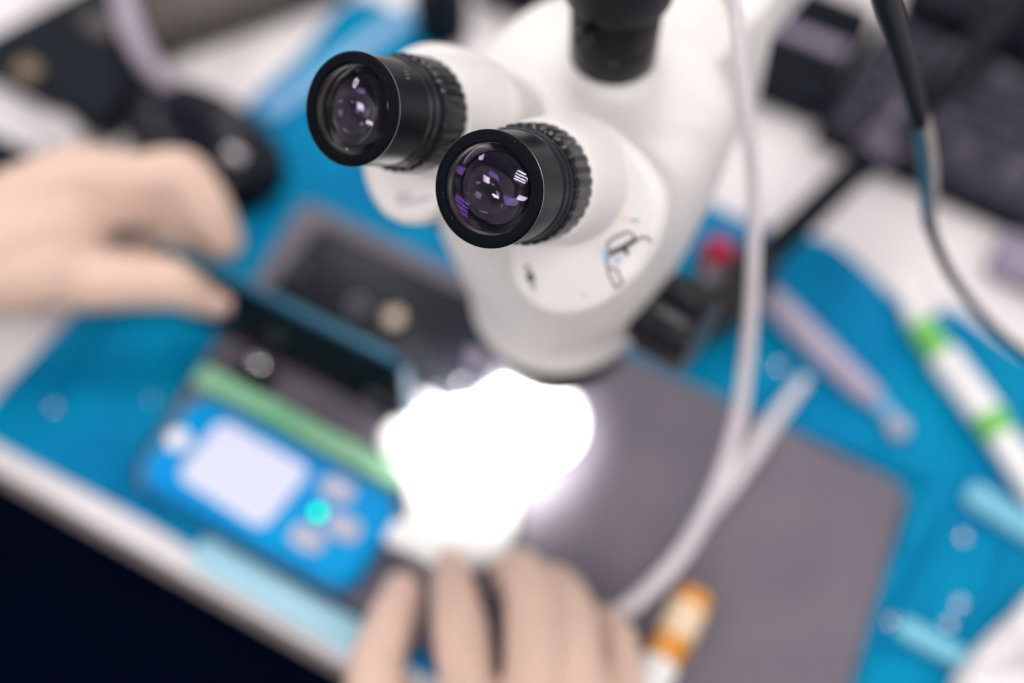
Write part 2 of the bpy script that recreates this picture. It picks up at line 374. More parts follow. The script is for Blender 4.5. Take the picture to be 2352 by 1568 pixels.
PAN = [(-0.0094, -0.0426), (-0.004, -0.0500), (0.0045, -0.0545), (0.0150, -0.0550), (0.0285, -0.0480), (0.0395, -0.0330), (0.0447, -0.0156), (0.0430, 0.0035), (0.0350, 0.0150),
       (0.0200, 0.0225), (0.0, 0.0255), (-0.0175, 0.0190), (-0.0245, 0.0040), (-0.0225, -0.0150), (-0.0150, -0.0310)]
PANEL = {}
def optic(side, dvg):
    dv_ = math.radians(dvg) * side
    a = (SE * math.cos(dv_) + SR * math.sin(dv_)) * math.cos(EL) + Z * math.sin(EL)
    h = SR * math.cos(dv_) - SE * math.sin(dv_); k = a.cross(h)
    f = S(0.098, 0.0314 * side, 0.3688)
    # prism housing: thick rounded plate square to the eyepiece axis
    T0 = 0.076
    o = f - a * T0; PANEL[side] = (o, a, h, k)
    ol = [Vector((x * side, y)) for x, y in spline(PAN, 6, True)]
    c2 = sum(ol, Vector((0, 0))) / len(ol)
    def lay(s, q):
        return [o - a * s + h * (c2 + (p - c2) * q).x + k * (c2 + (p - c2) * q).y for p in ol]
    pb = build('prism_housing', layered(lay, [(0.0, 0.80), (0.0002, 0.88), (0.0008, 0.94), (0.0022, 0.98), (0.005, 1.0), (0.011, 1.0), (0.013, 0.985), (0.014, 0.955), (0.022, 0.88), (0.050, 0.84)]), 'white_paint', scope)
    # white eyepiece tube with a flared foot
    build('eyepiece_tube', lathe(f, -a, [(0.046, 0.0150), (0.046, 0.0225), (0.047, 0.0238), (0.050, 0.0245), (0.060, 0.0250), (0.068, 0.0258), (0.073, 0.0262), (0.077, 0.0268)], 72), 'white_paint', scope)
    # eyepiece
    ep = build('eyepiece', lathe(f, -a, [(0.0012, 0.01672), (0.0005, 0.01675), (0.0, 0.0171), (0.0, 0.0200), (0.0004, 0.0206), (0.0014, 0.0211)], 96, close=False), 'black_plastic', scope)
    me = ep.data
    # remove lathe end caps so the front stays open
    import bmesh
    bm = bmesh.new(); bm.from_mesh(me); bmesh.ops.delete(bm, geom=[q for q in bm.faces if len(q.verts) > 4], context='FACES'); bm.to_mesh(me); bm.free()
    build('inner_cone', lathe(f, -a, [(0.0058, 0.01605), (0.0030, 0.01640), (0.0011, 0.01680), (0.0014, 0.0174), (0.0058, 0.0174)], 96, close=True), 'cone_metal', ep)
    build('rim_bevel', lathe(f, -a, [(0.0013, 0.0209), (0.0014, 0.02115), (0.0026, 0.02075), (0.0030, 0.0200)], 96, close=True), 'bevel_metal', ep)
    prof = [(0.0025, 0.0180), (0.0025, 0.0203), (0.004, 0.0205), (0.0210, 0.0206), (0.0220, 0.0198), (0.0228, 0.0198), (0.0236, 0.0209), (0.0252, 0.0211), (0.0260, 0.0202), (0.0270, 0.0202),
            (0.0278, 0.0213), (0.0294, 0.0214), (0.0302, 0.0204), (0.048, 0.0204), (0.048, 0.0175), (0.030, 0.0168)]
    build('barrel', lathe(f, -a, prof, 96, close=True), 'black_satin', ep)
    # knurled grip
    nt = 32; vs_, fs_ = [], []
    prs = [(0.0308, -0.0012), (0.0318, 0), (0.0450, 0), (0.0462, -0.0012)]
    m = nt * 6
    for s_, off in prs:
        for i in range(m):
            t = 2 * math.pi * i / m; ph = i % 6
            rr = 0.0229 + off - (0.0006 if ph in (0, 5) else 0)
            vs_.append(f - a * s_ + (h * math.cos(t) + k * math.sin(t)) * rr)
    for s_ in (0.0462, 0.0308):
        for i in range(m):
            t = 2 * math.pi * i / m; vs_.append(f - a * s_ + (h * math.cos(t) + k * math.sin(t)) * 0.0200)
    for j in range(6):
        for i in range(m):
            j2 = (j + 1) % 6; fs_.append((j * m + i, j * m + (i + 1) % m, j2 * m + (i + 1) % m, j2 * m + i))
    build('knurled_grip', (vs_, fs_), 'knob_black', ep)
    # lenses: front biconvex element, coated second element, dark tube behind
    def dome(r, sag, s0, sign, steps=9):
        R_ = (r * r + sag * sag) / (2 * sag); out = []
        for i in range(steps + 1):
            q = r * i / steps; out.append((s0 - sign * (sag - (R_ - math.sqrt(R_ * R_ - q * q))), q))
        return out
    fr_ = dome(0.0160, 0.0046, 0.0052, 1); bk = dome(0.0160, 0.0050, 0.0060, -1)
    fr_[0] = (fr_[0][0], 1e-5); bk[0] = (bk[0][0], 1e-5)
    build('lens', lathe(f, -a, fr_ + bk[::-1], 96), 'lens_glass', ep)
    f2 = dome(0.0135, 0.0011, 0.0160, 1); b2 = dome(0.0135, 0.0010, 0.0175, -1)
    f2[0] = (f2[0][0], 1e-5); b2[0] = (b2[0][0], 1e-5)
    build('inner_lens', lathe(f, -a, f2 + b2[::-1], 64), 'lens_coated', ep)
    build('inner_tube', lathe(f, -a, [(0.0062, 0.0161), (0.030, 0.0145), (0.046, 0.0125), (0.046, 0.0166), (0.0062, 0.0166)], 64, close=True), 'inner_black', ep)
    build('field_stop', lathe(f, -a, [(0.0445, 0.0), (0.0445, 0.0126), (0.0455, 0.0126), (0.0455, 0.0)], 48), 'inner_black', ep)
    return f, a, h, k, pb, ep
fR, aR, hR, kR, pbR, epR = optic(1, 2.5)
fL, aL, hL, kL, pbL, epL = optic(-1, 7.0)
# markings on the right prism housing
oR, nR = PANEL[1][0] + aR * 0.0002, aR
def pm(px, py): return onplane(px, py, oR, nR)
def pmark(name, paths, r, m, par=pbR):
    build(name, merge(*[stroke([pm(*q) for q in pth], r) for pth in paths]), m, par)
pmark('emblem_outline', [[(1394, 560), (1412, 545), (1440, 532), (1453, 536), (1459, 547)], [(1394, 560), (1400, 583)], [(1461, 550), (1478, 544), (1490, 546), (1496, 558)],
       [(1398, 585), (1394, 608), (1400, 633), (1415, 662)], [(1415, 662), (1430, 650), (1417, 619), (1397, 615)]], 0.00060, 'ink_grey')
pmark('emblem_bar', [[(1400, 583), (1430, 569), (1461, 550)], [(1432, 568), (1437, 576), (1443, 584)]], 0.00100, 'ink')
pmark('emblem_tint', [[(1384, 575), (1390, 590), (1390, 605)], [(1424, 590), (1414, 604)]], 0.0011, 'ink_blue')
pmark('orange_dot', [[(1432, 499), (1436, 503)]], 0.0007, 'ink_orange')
pmark('print', [[(1449, 505), (1453, 506)], [(1456, 506), (1459, 507)], [(1462, 507), (1466, 508)]], 0.0005, 'ink_grey')
pmark('tan_dot', [[(1405, 460), (1409, 463)]], 0.0008, 'ink_tan')
pmark('screw_hole', [[(1215, 625), (1219, 640), (1222, 648)]], 0.0016, 'ink')
pmark('screw_slot', [[(1209, 608), (1213, 620)], [(1224, 655), (1227, 664)]], 0.0011, 'ink_grey')
pmark('small_dot', [[(1339, 676), (1342, 677)]], 0.0006, 'ink_grey')
oL, nL = PANEL[-1][0] + aL * 0.0002, aL
def pl(px, py): return onplane(px, py, oL, nL)
build('print_box', merge(*[stroke([pl(*q) for q in pth], 0.0006) for pth in ([(914, 450), (942, 448), (944, 466), (916, 469), (914, 450)], [(952, 464), (968, 458)], [(972, 461), (988, 453)])]), 'ink_lilac', pbL)
# tiny engraved characters on the left eyepiece barrel
for q in range(3):
    t = math.radians(66 + 5 * q); p = fL - aL * (0.0125 + 0.001 * q) + (hL * math.cos(t) + kL * math.sin(t)) * 0.0206
    build('engraving', stroke([p - aL * 0.0012, p + aL * 0.0012], 0.00022), 'ink_grey', epL)

# trinocular port with the black camera adapter
tb = S(-0.035, 0, 0)
build('port_flange', lathe(tb, Z, [(0.270, 0.046), (0.282, 0.0445), (0.290, 0.0400), (0.2955, 0.033), (0.2985, 0.026), (0.3015, 0.0225), (0.3025, 0.0200)], 72), 'white_paint', scope)
ad = build('camera_adapter', lathe(tb, Z, [(0.3015, 0.0150), (0.3015, 0.0182), (0.303, 0.0192), (0.316, 0.0192), (0.3165, 0.0185), (0.3185, 0.0185), (0.319, 0.0194), (0.335, 0.0196), (0.3365, 0.0190),
        (0.338, 0.0190), (0.341, 0.0232), (0.346, 0.0242), (0.364, 0.0244), (0.380, 0.0240), (0.384, 0.0225), (0.420, 0.0225), (0.424, 0.021), (0.424, 0.010)], 72), 'adapter_black', scope)
build('locking_screw', lathe(tb + Z * 0.334 + SE * 0.019, SE, [(0, 0.002), (0.003, 0.002), (0.003, 0.0034), (0.008, 0.0034), (0.0085, 0.0028)], 20), 'knob_black', ad)
# zoom knobs
for side in (1, -1):
    c = S(-0.002, 0.052 * side, 0.186); ax = SR * side; nt = 20; m = nt * 6
    vs_, fs_ = [], []; h_, k_ = SE, Z
    for s_, r0, dp in ((0.0, 0.0100, 0), (0.0, 0.0205, 0), (0.004, 0.0215, 0.0), (0.0055, 0.0212, 0.0026), (0.0270, 0.0200, 0.0026), (0.0300, 0.0180, 0.0010), (0.0305, 0.010, 0)):
        for i in range(m):
            t = 2 * math.pi * i / m
            vs_.append(c + ax * s_ + (h_ * math.cos(t) + k_ * math.sin(t)) * (r0 - (dp if i % 6 < 2 else 0)))
    for j in range(6):
        for i in range(m): fs_.append((j * m + i, j * m + (i + 1) % m, (j + 1) * m + (i + 1) % m, (j + 1) * m + i))
    fs_ += [tuple(range(m - 1, -1, -1)), tuple(6 * m + i for i in range(m))]
    build('zoom_knob', (vs_, fs_), 'knob_black', scope)
# holder ring, arm, post, foot (behind the head)
build('arm', slab(S(-0.405, 0, 0.215), SE, SR, Z, 0.36, 0.022, 0.062, 0.012, 0.006), 'white_paint', scope)
build('focus_block', slab(S(-0.098, 0, 0.185), SE, SR, Z, 0.040, 0.034, 0.100, 0.012, 0.006), 'white_paint', scope)
build('post', lathe(S(-0.74, 0, 0), Z, [(0.02, 0.016), (0.42, 0.016), (0.423, 0.013)], 40), 'steel', scope)
build('foot', slab(S(-0.74, 0, 0), SE, SR, Z, 0.07, 0.10, 0.022, 0.02, 0.005), 'gear_black', scope)

# ================================================================== lit stage under the objective
sp = at(1218, 968, PTOP + 0.003)
build('stage_disc', lathe(Vector((sp.x, sp.y, 0)), Z, [(PTOP, 0.030), (PTOP + 0.0002, 0.0325), (PTOP + 0.002, 0.0330), (PTOP + 0.003, 0.0325), (PTOP + 0.003, 0.001)], 64), 'white_plastic', loc=(sp.x, sp.y, PTOP),
      label='round white stage disc brightly lit below the microscope objective', cat='stage plate')
fx = [(878, 1035), (882, 1000), (930, 965), (1010, 945), (1110, 935), (1175, 1000), (1192, 1080), (1190, 1190), (1165, 1275), (1090, 1315), (1000, 1310), (945, 1280), (900, 1262), (878, 1240), (890, 1210), (936, 1212), (932, 1130), (905, 1080)]
fxo = [at(a, b, PTOP + 0.0035) for a, b in spline(fx, 3, True)]
fcx = sum(fxo, Vector()) / len(fxo)
fxt = thing('repair_fixture', fcx, 'overexposed white plastic fixture glowing in the ring light, steadied by the right hand', 'fixture')
lay = lambda s, q: [fcx + (p - fcx) * q + Z * s for p in fxo]
build('fixture_body', layered(lay, [(0.0, 0.97), (0.001, 0.995), (0.002, 1), (0.008, 1), (0.0095, 0.985), (0.010, 0.96)]), 'white_plastic', fxt)
bz = PTOP + 0.0134
build('clamp_bar', slab(at(1040, 1120, bz), U, V, Z, 0.022, 0.005, 0.005, 0.002, 0.001), 'white_plastic', fxt)
build('clamp_screw', lathe(at(935, 1045, bz), Z, [(0, 0.005), (0.005, 0.005), (0.006, 0.004)], 24), 'white_plastic', fxt)
# crumpled foil by the lit disc
def crumple(name, px, z0, amp, m, label, cat, seed, thick=0.0015, nx=9):
    rnd = random.Random(seed); o = [at(a, b, z0) for a, b in spline(px, 4, True)]; c = sum(o, Vector()) / len(o); n = len(o)
    vs_, fs_ = [], []
    rings = [1.0, 0.85, 0.68, 0.5, 0.3, 0.12]
    for top in (1, 0):
        for q in rings:
            for p in o:
                hgt = 0 if q == 1.0 else amp * (0.35 + 0.65 * rnd.random()) * (1 - 0.3 * q)
                vs_.append(c + (p - c) * q + Z * ((hgt + thick) if top else max(hgt - 0.001, 0) * (0 if q == 1 else 0.6)))
    R_ = len(rings)
    for top in (0, 1):
        b0 = top * R_ * n
        for j in range(R_ - 1):
            for i in range(n): fs_.append((b0 + j * n + i, b0 + j * n + (i + 1) % n, b0 + (j + 1) * n + (i + 1) % n, b0 + (j + 1) * n + i))
        fs_.append(tuple(b0 + (R_ - 1) * n + i for i in range(n)))
    for i in range(n): fs_.append((i, (i + 1) % n, R_ * n + (i + 1) % n, R_ * n + i))
    return build(name, (vs_, fs_), m, loc=c, label=label, cat=cat)
crumple('cleaning_wipe', [(952, 905), (985, 868), (1040, 858), (1110, 880), (1130, 925), (1060, 940), (990, 935)], PTOP + 0.0005, 0.008, 'tissue', 'crumpled pale wipe between the held phone and the lit disc', 'wipe', 3)
crumple('paper_tissue', [(2190, 1600), (2230, 1500), (2310, 1420), (2400, 1350), (2600, 1420), (2640, 1640), (2400, 1720)], 0.017, 0.02, 'tissue', 'white paper tissue filling the lower right corner on the blue mat', 'tissue', 5)
crumple('cotton_wad', [(70, 345), (110, 290), (170, 285), (205, 320), (190, 372), (130, 395), (80, 385)], 0.001, 0.022, 'tissue', 'small bright wad of white cotton above the left wrist', 'cotton', 8)

# ================================================================== blue instrument with a lit screen
DZ = PTOP + 0.018
d_c = [at(452, 890, DZ), at(932, 1146, DZ), at(798, 1358, DZ), at(300, 1092, DZ)]
dc = sum(d_c, Vector()) / 4
dev = thing('handheld_meter', Vector((dc.x, dc.y, PTOP)), 'blue handheld instrument with a lit white screen and round grey buttons', 'instrument')
do = rpoly(d_c, 0.016, 8)
lay = lambda z_, q: [Vector(((dc + (p - dc) * q).x, (dc + (p - dc) * q).y, z_)) for p in do]
build('case', layered(lay, [(PTOP + 0.0002, 0.96), (PTOP + 0.003, 0.995), (PTOP + 0.005, 1), (DZ - 0.006, 1), (DZ - 0.003, 0.99), (DZ - 0.001, 0.965), (DZ, 0.93)]), 'device_blue', dev)
s_c = [at(510, 962, DZ), at(716, 1078, DZ), at(602, 1218, DZ), at(404, 1094, DZ)]
build('screen', prism([p - Z * 0.0006 for p in rpoly(s_c, 0.008)], Z * 0.0014), 'screen_on', dev)
s_m = sum(s_c, Vector()) / 4
for q, (bx, by) in enumerate(((776, 1126), (790, 1213), (706, 1238))):
    c = at(bx, by, DZ - 0.0005)
    build('button', slab(c, U, V, Z, 0.0105, 0.0068, 0.0028, 0.0065, 0.001), 'button_grey', dev)
build('status_light', lathe(at(731, 1177, DZ), Z, [(-0.0005, 0.0026), (0.001, 0.0026), (0.002, 0.0018), (0.0023, 0.0002)], 20), 'led_green', dev)
build('round_key', lathe(at(409, 1010, DZ), Z, [(-0.0005, 0.0065), (0.0014, 0.0065), (0.0018, 0.0055)], 32), 'white_plastic', dev)
build('key_mark', slab(at(446, 1028, DZ - 0.0003), U, V, Z, 0.006, 0.0012, 0.0008, 0.001, 0.0003), 'button_grey', dev)
# green scale strip behind the instrument
g0, g1 = at(462, 872, PTOP), at(930, 1118, PTOP)
gd = (g1 - g0).normalized(); gn = Z.cross(gd)
gs = thing('scale_strip', (g0 + g1) / 2, 'translucent light green measuring strip along the back of the blue instrument', 'ruler')
build('strip_body', slab((g0 + g1) / 2, gd, gn, Z, (g1 - g0).length / 2, 0.0065, 0.010, 0.002, 0.001), 'green_strip', gs)
for i in range(22):
    p = g0.lerp(g1, 0.40 + 0.55 * i / 21) + Z * 0.0099
    build('tick_mark', box(p + gn * 0.002, gd, gn, Z, 0.0003, 0.004 if i % 5 else 0.006, 0.0003), 'dark_green', gs, smooth=False)
# small metal knob next to the strip
kp = at(602, 845, PTOP)
kn = thing('metal_knob', kp, 'small shiny grey metal knob on the plate beside the green strip', 'knob')
build('knob_foot', slab(at(585, 872, PTOP), U, V, Z, 0.012, 0.008, 0.004, 0.004, 0.001), 'phone_black', kn)
build('knob_cap', lathe(Vector((kp.x, kp.y, 0)), Z, [(PTOP, 0.007), (PTOP + 0.010, 0.007), (PTOP + 0.013, 0.0060), (PTOP + 0.0145, 0.0035), (PTOP + 0.015, 0.0003)], 32), 'chrome', kn)

# ================================================================== phones
def phone(name, c, a, b, up, la, lb_, h, label, body_m, frame_m, rad=0.009):
    t = thing(name, c, label, 'phone')
    build('frame', slab(c, a, b, up, la, lb_, h, rad, 0.0015), frame_m, t)
    build('glass', slab(c + up * (h - 0.0006), a, b, up, la - 0.0016, lb_ - 0.0016, 0.0012, rad - 0.0016, 0.0004), body_m, t)
    build('back_glass', slab(c - up * 0.0005, a, b, up, la - 0.002, lb_ - 0.002, 0.0011, rad - 0.002, 0.0004), body_m, t)
    return t
# lying phone
p0 = at(735, 516, PTOP)
pc = p0 + U * 0.080 - V * 0.040
lp = phone('smartphone', pc, U, V, Z, 0.078, 0.038, 0.008, 'black phone lying flat on the grey plate left of the microscope', 'phone_dark', 'phone_frame_grey')
build('earpiece', slab(pc - U * 0.068 + Z * 0.0084, V, U, Z, 0.006, 0.0008, 0.0004, 0.0007, 0.0001), 'phone_frame_grey', lp)
q = at(905, 730, PTOP + 0.0087)
build('beige_disc', lathe(q, Z, [(0, 0.006), (0.0015, 0.006), (0.002, 0.0052)], 32), 'disc_beige', loc=q, label='small pale beige disc on the lying black phone', cat='disc')  # small beige disc set on the phone glass
q = at(822, 702, PTOP + 0.0087)
build('grey_ring', lathe(q, Z, [(0, 0.0035), (0, 0.0055), (0.002, 0.0055), (0.002, 0.0035)], 24, close=True), 'phone_frame_grey', loc=q, label='small grey ring on the lying black phone next to the beige disc', cat='ring')  # small grey ring set on the phone glass
# held phone, standing on its long edge
rbm = at(948, 980, PTOP + 0.001)
up_ = (Z * 0.96 + V * 0.02 - Vector((0, 0, 0))).normalized(); nrm = U.cross(up_).normalized()
if nrm.y > 0: nrm = -nrm
hc = rbm - U * 0.086 + up_ * 0.0365
hp = phone('smartphone', hc - nrm * 0.0028, U, up_, nrm, 0.086, 0.0365, 0.0056, 'black phone held on its edge by the left hand', 'phone_black', 'phone_frame')
build('side_button', slab(hc + up_ * 0.0363 - U * 0.01, U, nrm, up_, 0.008, 0.0012, 0.0007, 0.001, 0.0002), 'phone_frame', hp)
build('camera_window', lathe(hc + U * 0.064 - up_ * 0.016 + nrm * 0.0033, nrm, [(0, 0.006), (0.0008, 0.006), (0.001, 0.005)], 24), 'phone_frame_grey', hp)

# ================================================================== hands
def remesh_capsules(name, chains, material, parent, voxel=0.0022, it=8):
    vs_, fs_ = [], []
    import bmesh
    ico = bmesh.new(); bmesh.ops.create_icosphere(ico, subdivisions=2, radius=1)
    iv = [v.co.copy() for v in ico.verts]; ifc = [[v.index for v in f.verts] for f in ico.faces]; ico.free()
    for ch in chains:
        pts = spline([(*at(a, b, z), r) for a, b, z, r in ch], 7)
        dens = []
        for i in range(len(pts) - 1):
            A_, B_ = Vector(pts[i]), Vector(pts[i + 1]); L = (B_ - A_).length; n = max(1, int(L / 0.004))
            for s in range(n): dens.append(A_.lerp(B_, s / n))
        dens.append(Vector(pts[-1]))
        for d in dens:
            b0 = len(vs_); c = Vector(d[:3]); vs_ += [c + v * d[3] for v in iv]; fs_ += [tuple(i + b0 for i in f) for f in ifc]
    org = ORG[parent.name]
    me = bpy.data.meshes.new('tmp'); me.from_pydata([tuple(v - org) for v in vs_], [], fs_)
    t = bpy.data.objects.new('tmp', me); COL.objects.link(t)
    m = t.modifiers.new('r', 'REMESH'); m.mode = 'VOXEL'; m.voxel_size = voxel
    s = t.modifiers.new('s', 'SMOOTH'); s.iterations = it; s.factor = 0.5
    dg = bpy.context.evaluated_depsgraph_get(); me2 = bpy.data.meshes.new_from_object(t.evaluated_get(dg)); me2.name = name
    bpy.data.objects.remove(t); bpy.data.meshes.remove(me)
    for p in me2.polygons: p.use_smooth = True
    me2.materials.clear(); me2.materials.append(MATS[material])
    o = bpy.data.objects.new(name, me2); COL.objects.link(o); o.parent = parent; ORG[o.name] = org
    return o
person = thing('person', at(330, 1500, -0.0), 'person steadying parts with bare hands, one holding a phone on edge', 'person')
left = [
    [(-520, 690, 0.07, 0.042), (-250, 620, 0.075, 0.037), (-60, 578, 0.08, 0.033), (40, 565, 0.08, 0.031)],
    [(-30, 510, 0.085, 0.025), (90, 455, 0.09, 0.0245), (180, 410, 0.093, 0.021), (215, 400, 0.093, 0.0185)],
    [(-30, 630, 0.075, 0.026), (80, 625, 0.075, 0.026), (160, 620, 0.07, 0.023)],
    [(40, 560, 0.08, 0.031), (140, 530, 0.078, 0.029), (205, 500, 0.074, 0.023), (235, 488, 0.075, 0.019)],
    [(200, 405, 0.095, 0.0185), (310, 412, 0.103, 0.0165), (408, 400, 0.106, 0.0160), (455, 440, 0.099, 0.0148), (488, 495, 0.088, 0.0135), (515, 555, 0.073, 0.0115)],
    [(190, 440, 0.082, 0.018), (290, 457, 0.089, 0.0168), (385, 458, 0.086, 0.0160), (445, 505, 0.075, 0.0135), (490, 560, 0.060, 0.0115)],
    [(150, 440, 0.055, 0.017), (240, 470, 0.045, 0.0145), (330, 505, 0.032, 0.0145), (405, 560, 0.020, 0.013)],
    [(130, 500, 0.030, 0.016), (220, 540, 0.022, 0.0135), (310, 570, 0.018, 0.0115)],
    [(60, 630, 0.07, 0.024), (190, 640, 0.068, 0.0205), (300, 645, 0.071, 0.0174), (400, 648, 0.071, 0.0162), (460, 662, 0.064, 0.0155), (500, 680, 0.058, 0.0130)],
]
remesh_capsules('left_hand', left, 'skin', person)
right = [
    [(925, 1352, 0.034, 0.0105), (915, 1392, 0.040, 0.0130), (892, 1450, 0.046, 0.0145), (862, 1560, 0.052, 0.0165), (900, 1720, 0.056, 0.021), (1010, 1880, 0.058, 0.026)],
    [(1032, 1290, 0.036, 0.0085), (1038, 1325, 0.042, 0.0115), (1048, 1390, 0.055, 0.0135), (1060, 1460, 0.062, 0.0155), (1075, 1570, 0.066, 0.0155), (1090, 1700, 0.068, 0.0175), (1130, 1850, 0.064, 0.022)],
    [(1158, 1330, 0.028, 0.0095), (1175, 1310, 0.042, 0.0115), (1200, 1318, 0.058, 0.0135), (1222, 1370, 0.068, 0.0155), (1225, 1480, 0.074, 0.0155), (1225, 1600, 0.076, 0.0165), (1230, 1740, 0.074, 0.019), (1220, 1870, 0.066, 0.023)],
    [(1235, 1350, 0.028, 0.0095), (1265, 1340, 0.042, 0.0115), (1298, 1375, 0.056, 0.0135), (1315, 1440, 0.062, 0.015), (1325, 1560, 0.068, 0.0150), (1335, 1700, 0.068, 0.0175), (1300, 1870, 0.062, 0.023)],
    [(1372, 1425, 0.024, 0.0085), (1395, 1432, 0.034, 0.0100), (1418, 1478, 0.042, 0.0115), (1428, 1580, 0.050, 0.0125), (1430, 1720, 0.054, 0.016), (1370, 1880, 0.056, 0.022)],
    [(1050, 1860, 0.058, 0.026), (1210, 1850, 0.06, 0.026), (1360, 1860, 0.056, 0.024)],
    [(1080, 1980, 0.058, 0.028), (1210, 1990, 0.06, 0.028), (1330, 1980, 0.056, 0.026)],
    [(1210, 1980, 0.06, 0.031), (1215, 2200, 0.064, 0.030), (1215, 2450, 0.068, 0.033), (1210, 2800, 0.07, 0.040)],
]
remesh_capsules('right_hand', right, 'skin', person)
def nail(px, py, z, nrm, along, L, W):
    c = at(px, py, z); nrm = Vector(nrm).normalized(); a_ = (Vector(along) - nrm * nrm.dot(Vector(along))).normalized(); b_ = nrm.cross(a_)
    vs_, fs_ = [], []
    for i in range(7):
        for j in range(7):
            x, y = -1 + i / 3, -1 + j / 3; s_ = 1 - 0.25 * max(0, abs(x)) ** 3
            vs_.append(c + a_ * L * x + b_ * W * y * s_ - nrm * (0.0016 * y * y + 0.0006 * x * x))
    for i in range(6):
        for j in range(6): fs_.append((i * 7 + j, i * 7 + j + 1, (i + 1) * 7 + j + 1, (i + 1) * 7 + j))
    o = build('fingernail', (vs_, fs_), 'nail', person)
    o.modifiers.new('t', 'SOLIDIFY').thickness = 0.0005
nail(1033, 1300, 0.049, (0, 0.15, 1), (0, 1, -0.6), 0.0055, 0.0048)
nail(922, 1366, 0.0485, (-0.3, -0.1, 1), (0.15, 1, -0.3), 0.006, 0.0060)
nail(1172, 1312, 0.053, (0, 0.6, 0.8), (-0.3, 0.5, -0.8), 0.005, 0.0045)
nail(508, 690, 0.0685, (0.1, -0.6, 0.8), (1, -0.3, -0.2), 0.006, 0.0058)
remesh_capsules('left_sleeve', [[(-300, 632, 0.075, 0.043), (-520, 690, 0.07, 0.050), (-700, 760, 0.08, 0.055)]], 'sleeve', person, 0.004, 4)
remesh_capsules('right_sleeve', [[(1214, 2330, 0.066, 0.040), (1210, 2600, 0.07, 0.046), (1205, 2950, 0.08, 0.052)]], 'sleeve', person, 0.004, 4)

# ================================================================== cables
arm_top = S(-0.20, 0.02, 0.281)
wc = [(*at(a, b, z), r) for a, b, z, r in [(1640, -330, 0.36, 0.0032), (1668, -140, 0.36, 0.0032), (1690, 30, 0.345, 0.0032), (1712, 220, 0.31, 0.0032), (1728, 380, 0.27, 0.0033), (1733, 520, 0.235, 0.0034), (1726, 700, 0.185, 0.0036),
      (1712, 860, 0.14, 0.0038), (1690, 990, 0.105, 0.0041), (1640, 1140, 0.075, 0.0044), (1570, 1265, 0.050, 0.0045), (1485, 1360, 0.034, 0.0045), (1405, 1418, 0.026, 0.0045), (1340, 1440, 0.022, 0.0045)]]
wc = [(*S(-0.30, 0.01, 0.2805), 0.0032), (*S(-0.26, 0.02, 0.285), 0.0032)] + wc[1:]
build('usb_cable', tube([(Vector(s[:3]), s[3]) for s in spline(wc, 8)], 16), 'cable_white', loc=at(1340, 1440, 0.018), label='long white cable hanging from above in front of the microscope', cat='cable')
build('charging_cable', cable([(1848, 872, 0.0095, 0.0035), (1800, 935, 0.0125, 0.0042), (1755, 1000, PTOP + 0.0055, 0.0048), (1700, 1085, PTOP + 0.0050, 0.0045), (1640, 1165, PTOP + 0.0045, 0.0040), (1590, 1225, PTOP + 0.004, 0.0035)], 8),
      'cable_white', loc=at(1720, 1060, PTOP), label='short pale cable end on the grey plate below the hanging white cable', cat='cable')
bk_ = thing('probe_lead', at(2352, 810, 0.08), 'black probe lead with a teal and grey sleeve at the upper right', 'cable')
P1 = [(1985, -170, 0.42, 0.0058), (2010, -90, 0.40, 0.0058), (2036, 0, 0.375, 0.0056), (2072, 120, 0.34, 0.0052), (2098, 220, 0.312, 0.0046), (2112, 285, 0.296, 0.0040)]
P2 = [(2108, 275, 0.297, 0.0030), (2118, 340, 0.28, 0.0030), (2124, 410, 0.262, 0.0029), (2126, 470, 0.245, 0.0026), (2130, 520, 0.23, 0.0022)]
P3 = [(2122, 275, 0.297, 0.0032), (2136, 340, 0.28, 0.0031), (2142, 410, 0.262, 0.0028), (2140, 470, 0.245, 0.0025), (2140, 520, 0.23, 0.0022)]
P4 = [(2134, 505, 0.235, 0.0026), (2150, 560, 0.218, 0.0026), (2190, 640, 0.195, 0.0025), (2250, 720, 0.165, 0.0025), (2330, 795, 0.13, 0.0025), (2440, 860, 0.09, 0.0025), (2600, 900, 0.03, 0.0025), (2720, 910, 0.004, 0.0025)]
build('strain_relief', cable(P1), 'cable_black', bk_)
build('teal_sleeve', cable(P2), 'sheath_teal', bk_)
build('grey_sleeve', cable(P3), 'sheath_grey', bk_)
build('lead', cable(P4), 'cable_black', bk_)
# soldering handle with its ribbed cable, lying across the mat and the keyboard
sh = thing('soldering_handle', at(1680, 650, MT), 'black soldering handle with a red button and thick ribbed cable', 'tool')
build('cord', cable([(1745, 600, 0.030, 0.0095), (1830, 520, 0.034, 0.0098), (1960, 395, 0.040, 0.0098), (2080, 285, 0.048, 0.0100), (2200, 165, 0.050, 0.0105), (2300, 50, 0.048, 0.0105), (2420, -100, 0.044, 0.0105)]), 'cable_black', sh)
for i in range(15):
    t = i / 14; c = at(1975 + 175 * t, 380 - 165 * t, 0.0412 + 0.008 * t); d = (at(2080, 285, 0.048) - at(1960, 395, 0.040)).normalized()
    build('rib', lathe(c, d, [(-0.0018, 0.0095), (-0.001, 0.0120), (0.001, 0.0120), (0.0018, 0.0095)], 20, close=True), 'lilac_grey' if 1 < i < 11 else 'cable_black', sh)
build('grip', cable([(1752, 592, 0.028, 0.012), (1735, 612, 0.027, 0.0165), (1690, 655, 0.025, 0.0185), (1640, 705, 0.023, 0.0180), (1600, 748, 0.020, 0.0150), (1580, 770, 0.019, 0.010)], 6, 24), 'handle_dark', sh)
build('tip_shaft', cable([(1585, 765, 0.019, 0.004), (1545, 800, 0.016, 0.0035)], 4), 'steel', sh)
rb_ = at(1655, 566, 0.040)
build('red_button', lathe(rb_ - Z * 0.012, Z, [(0, 0.010), (0.010, 0.010), (0.013, 0.008), (0.0145, 0.004), (0.0148, 0.0003)], 28), 'red_button', sh)
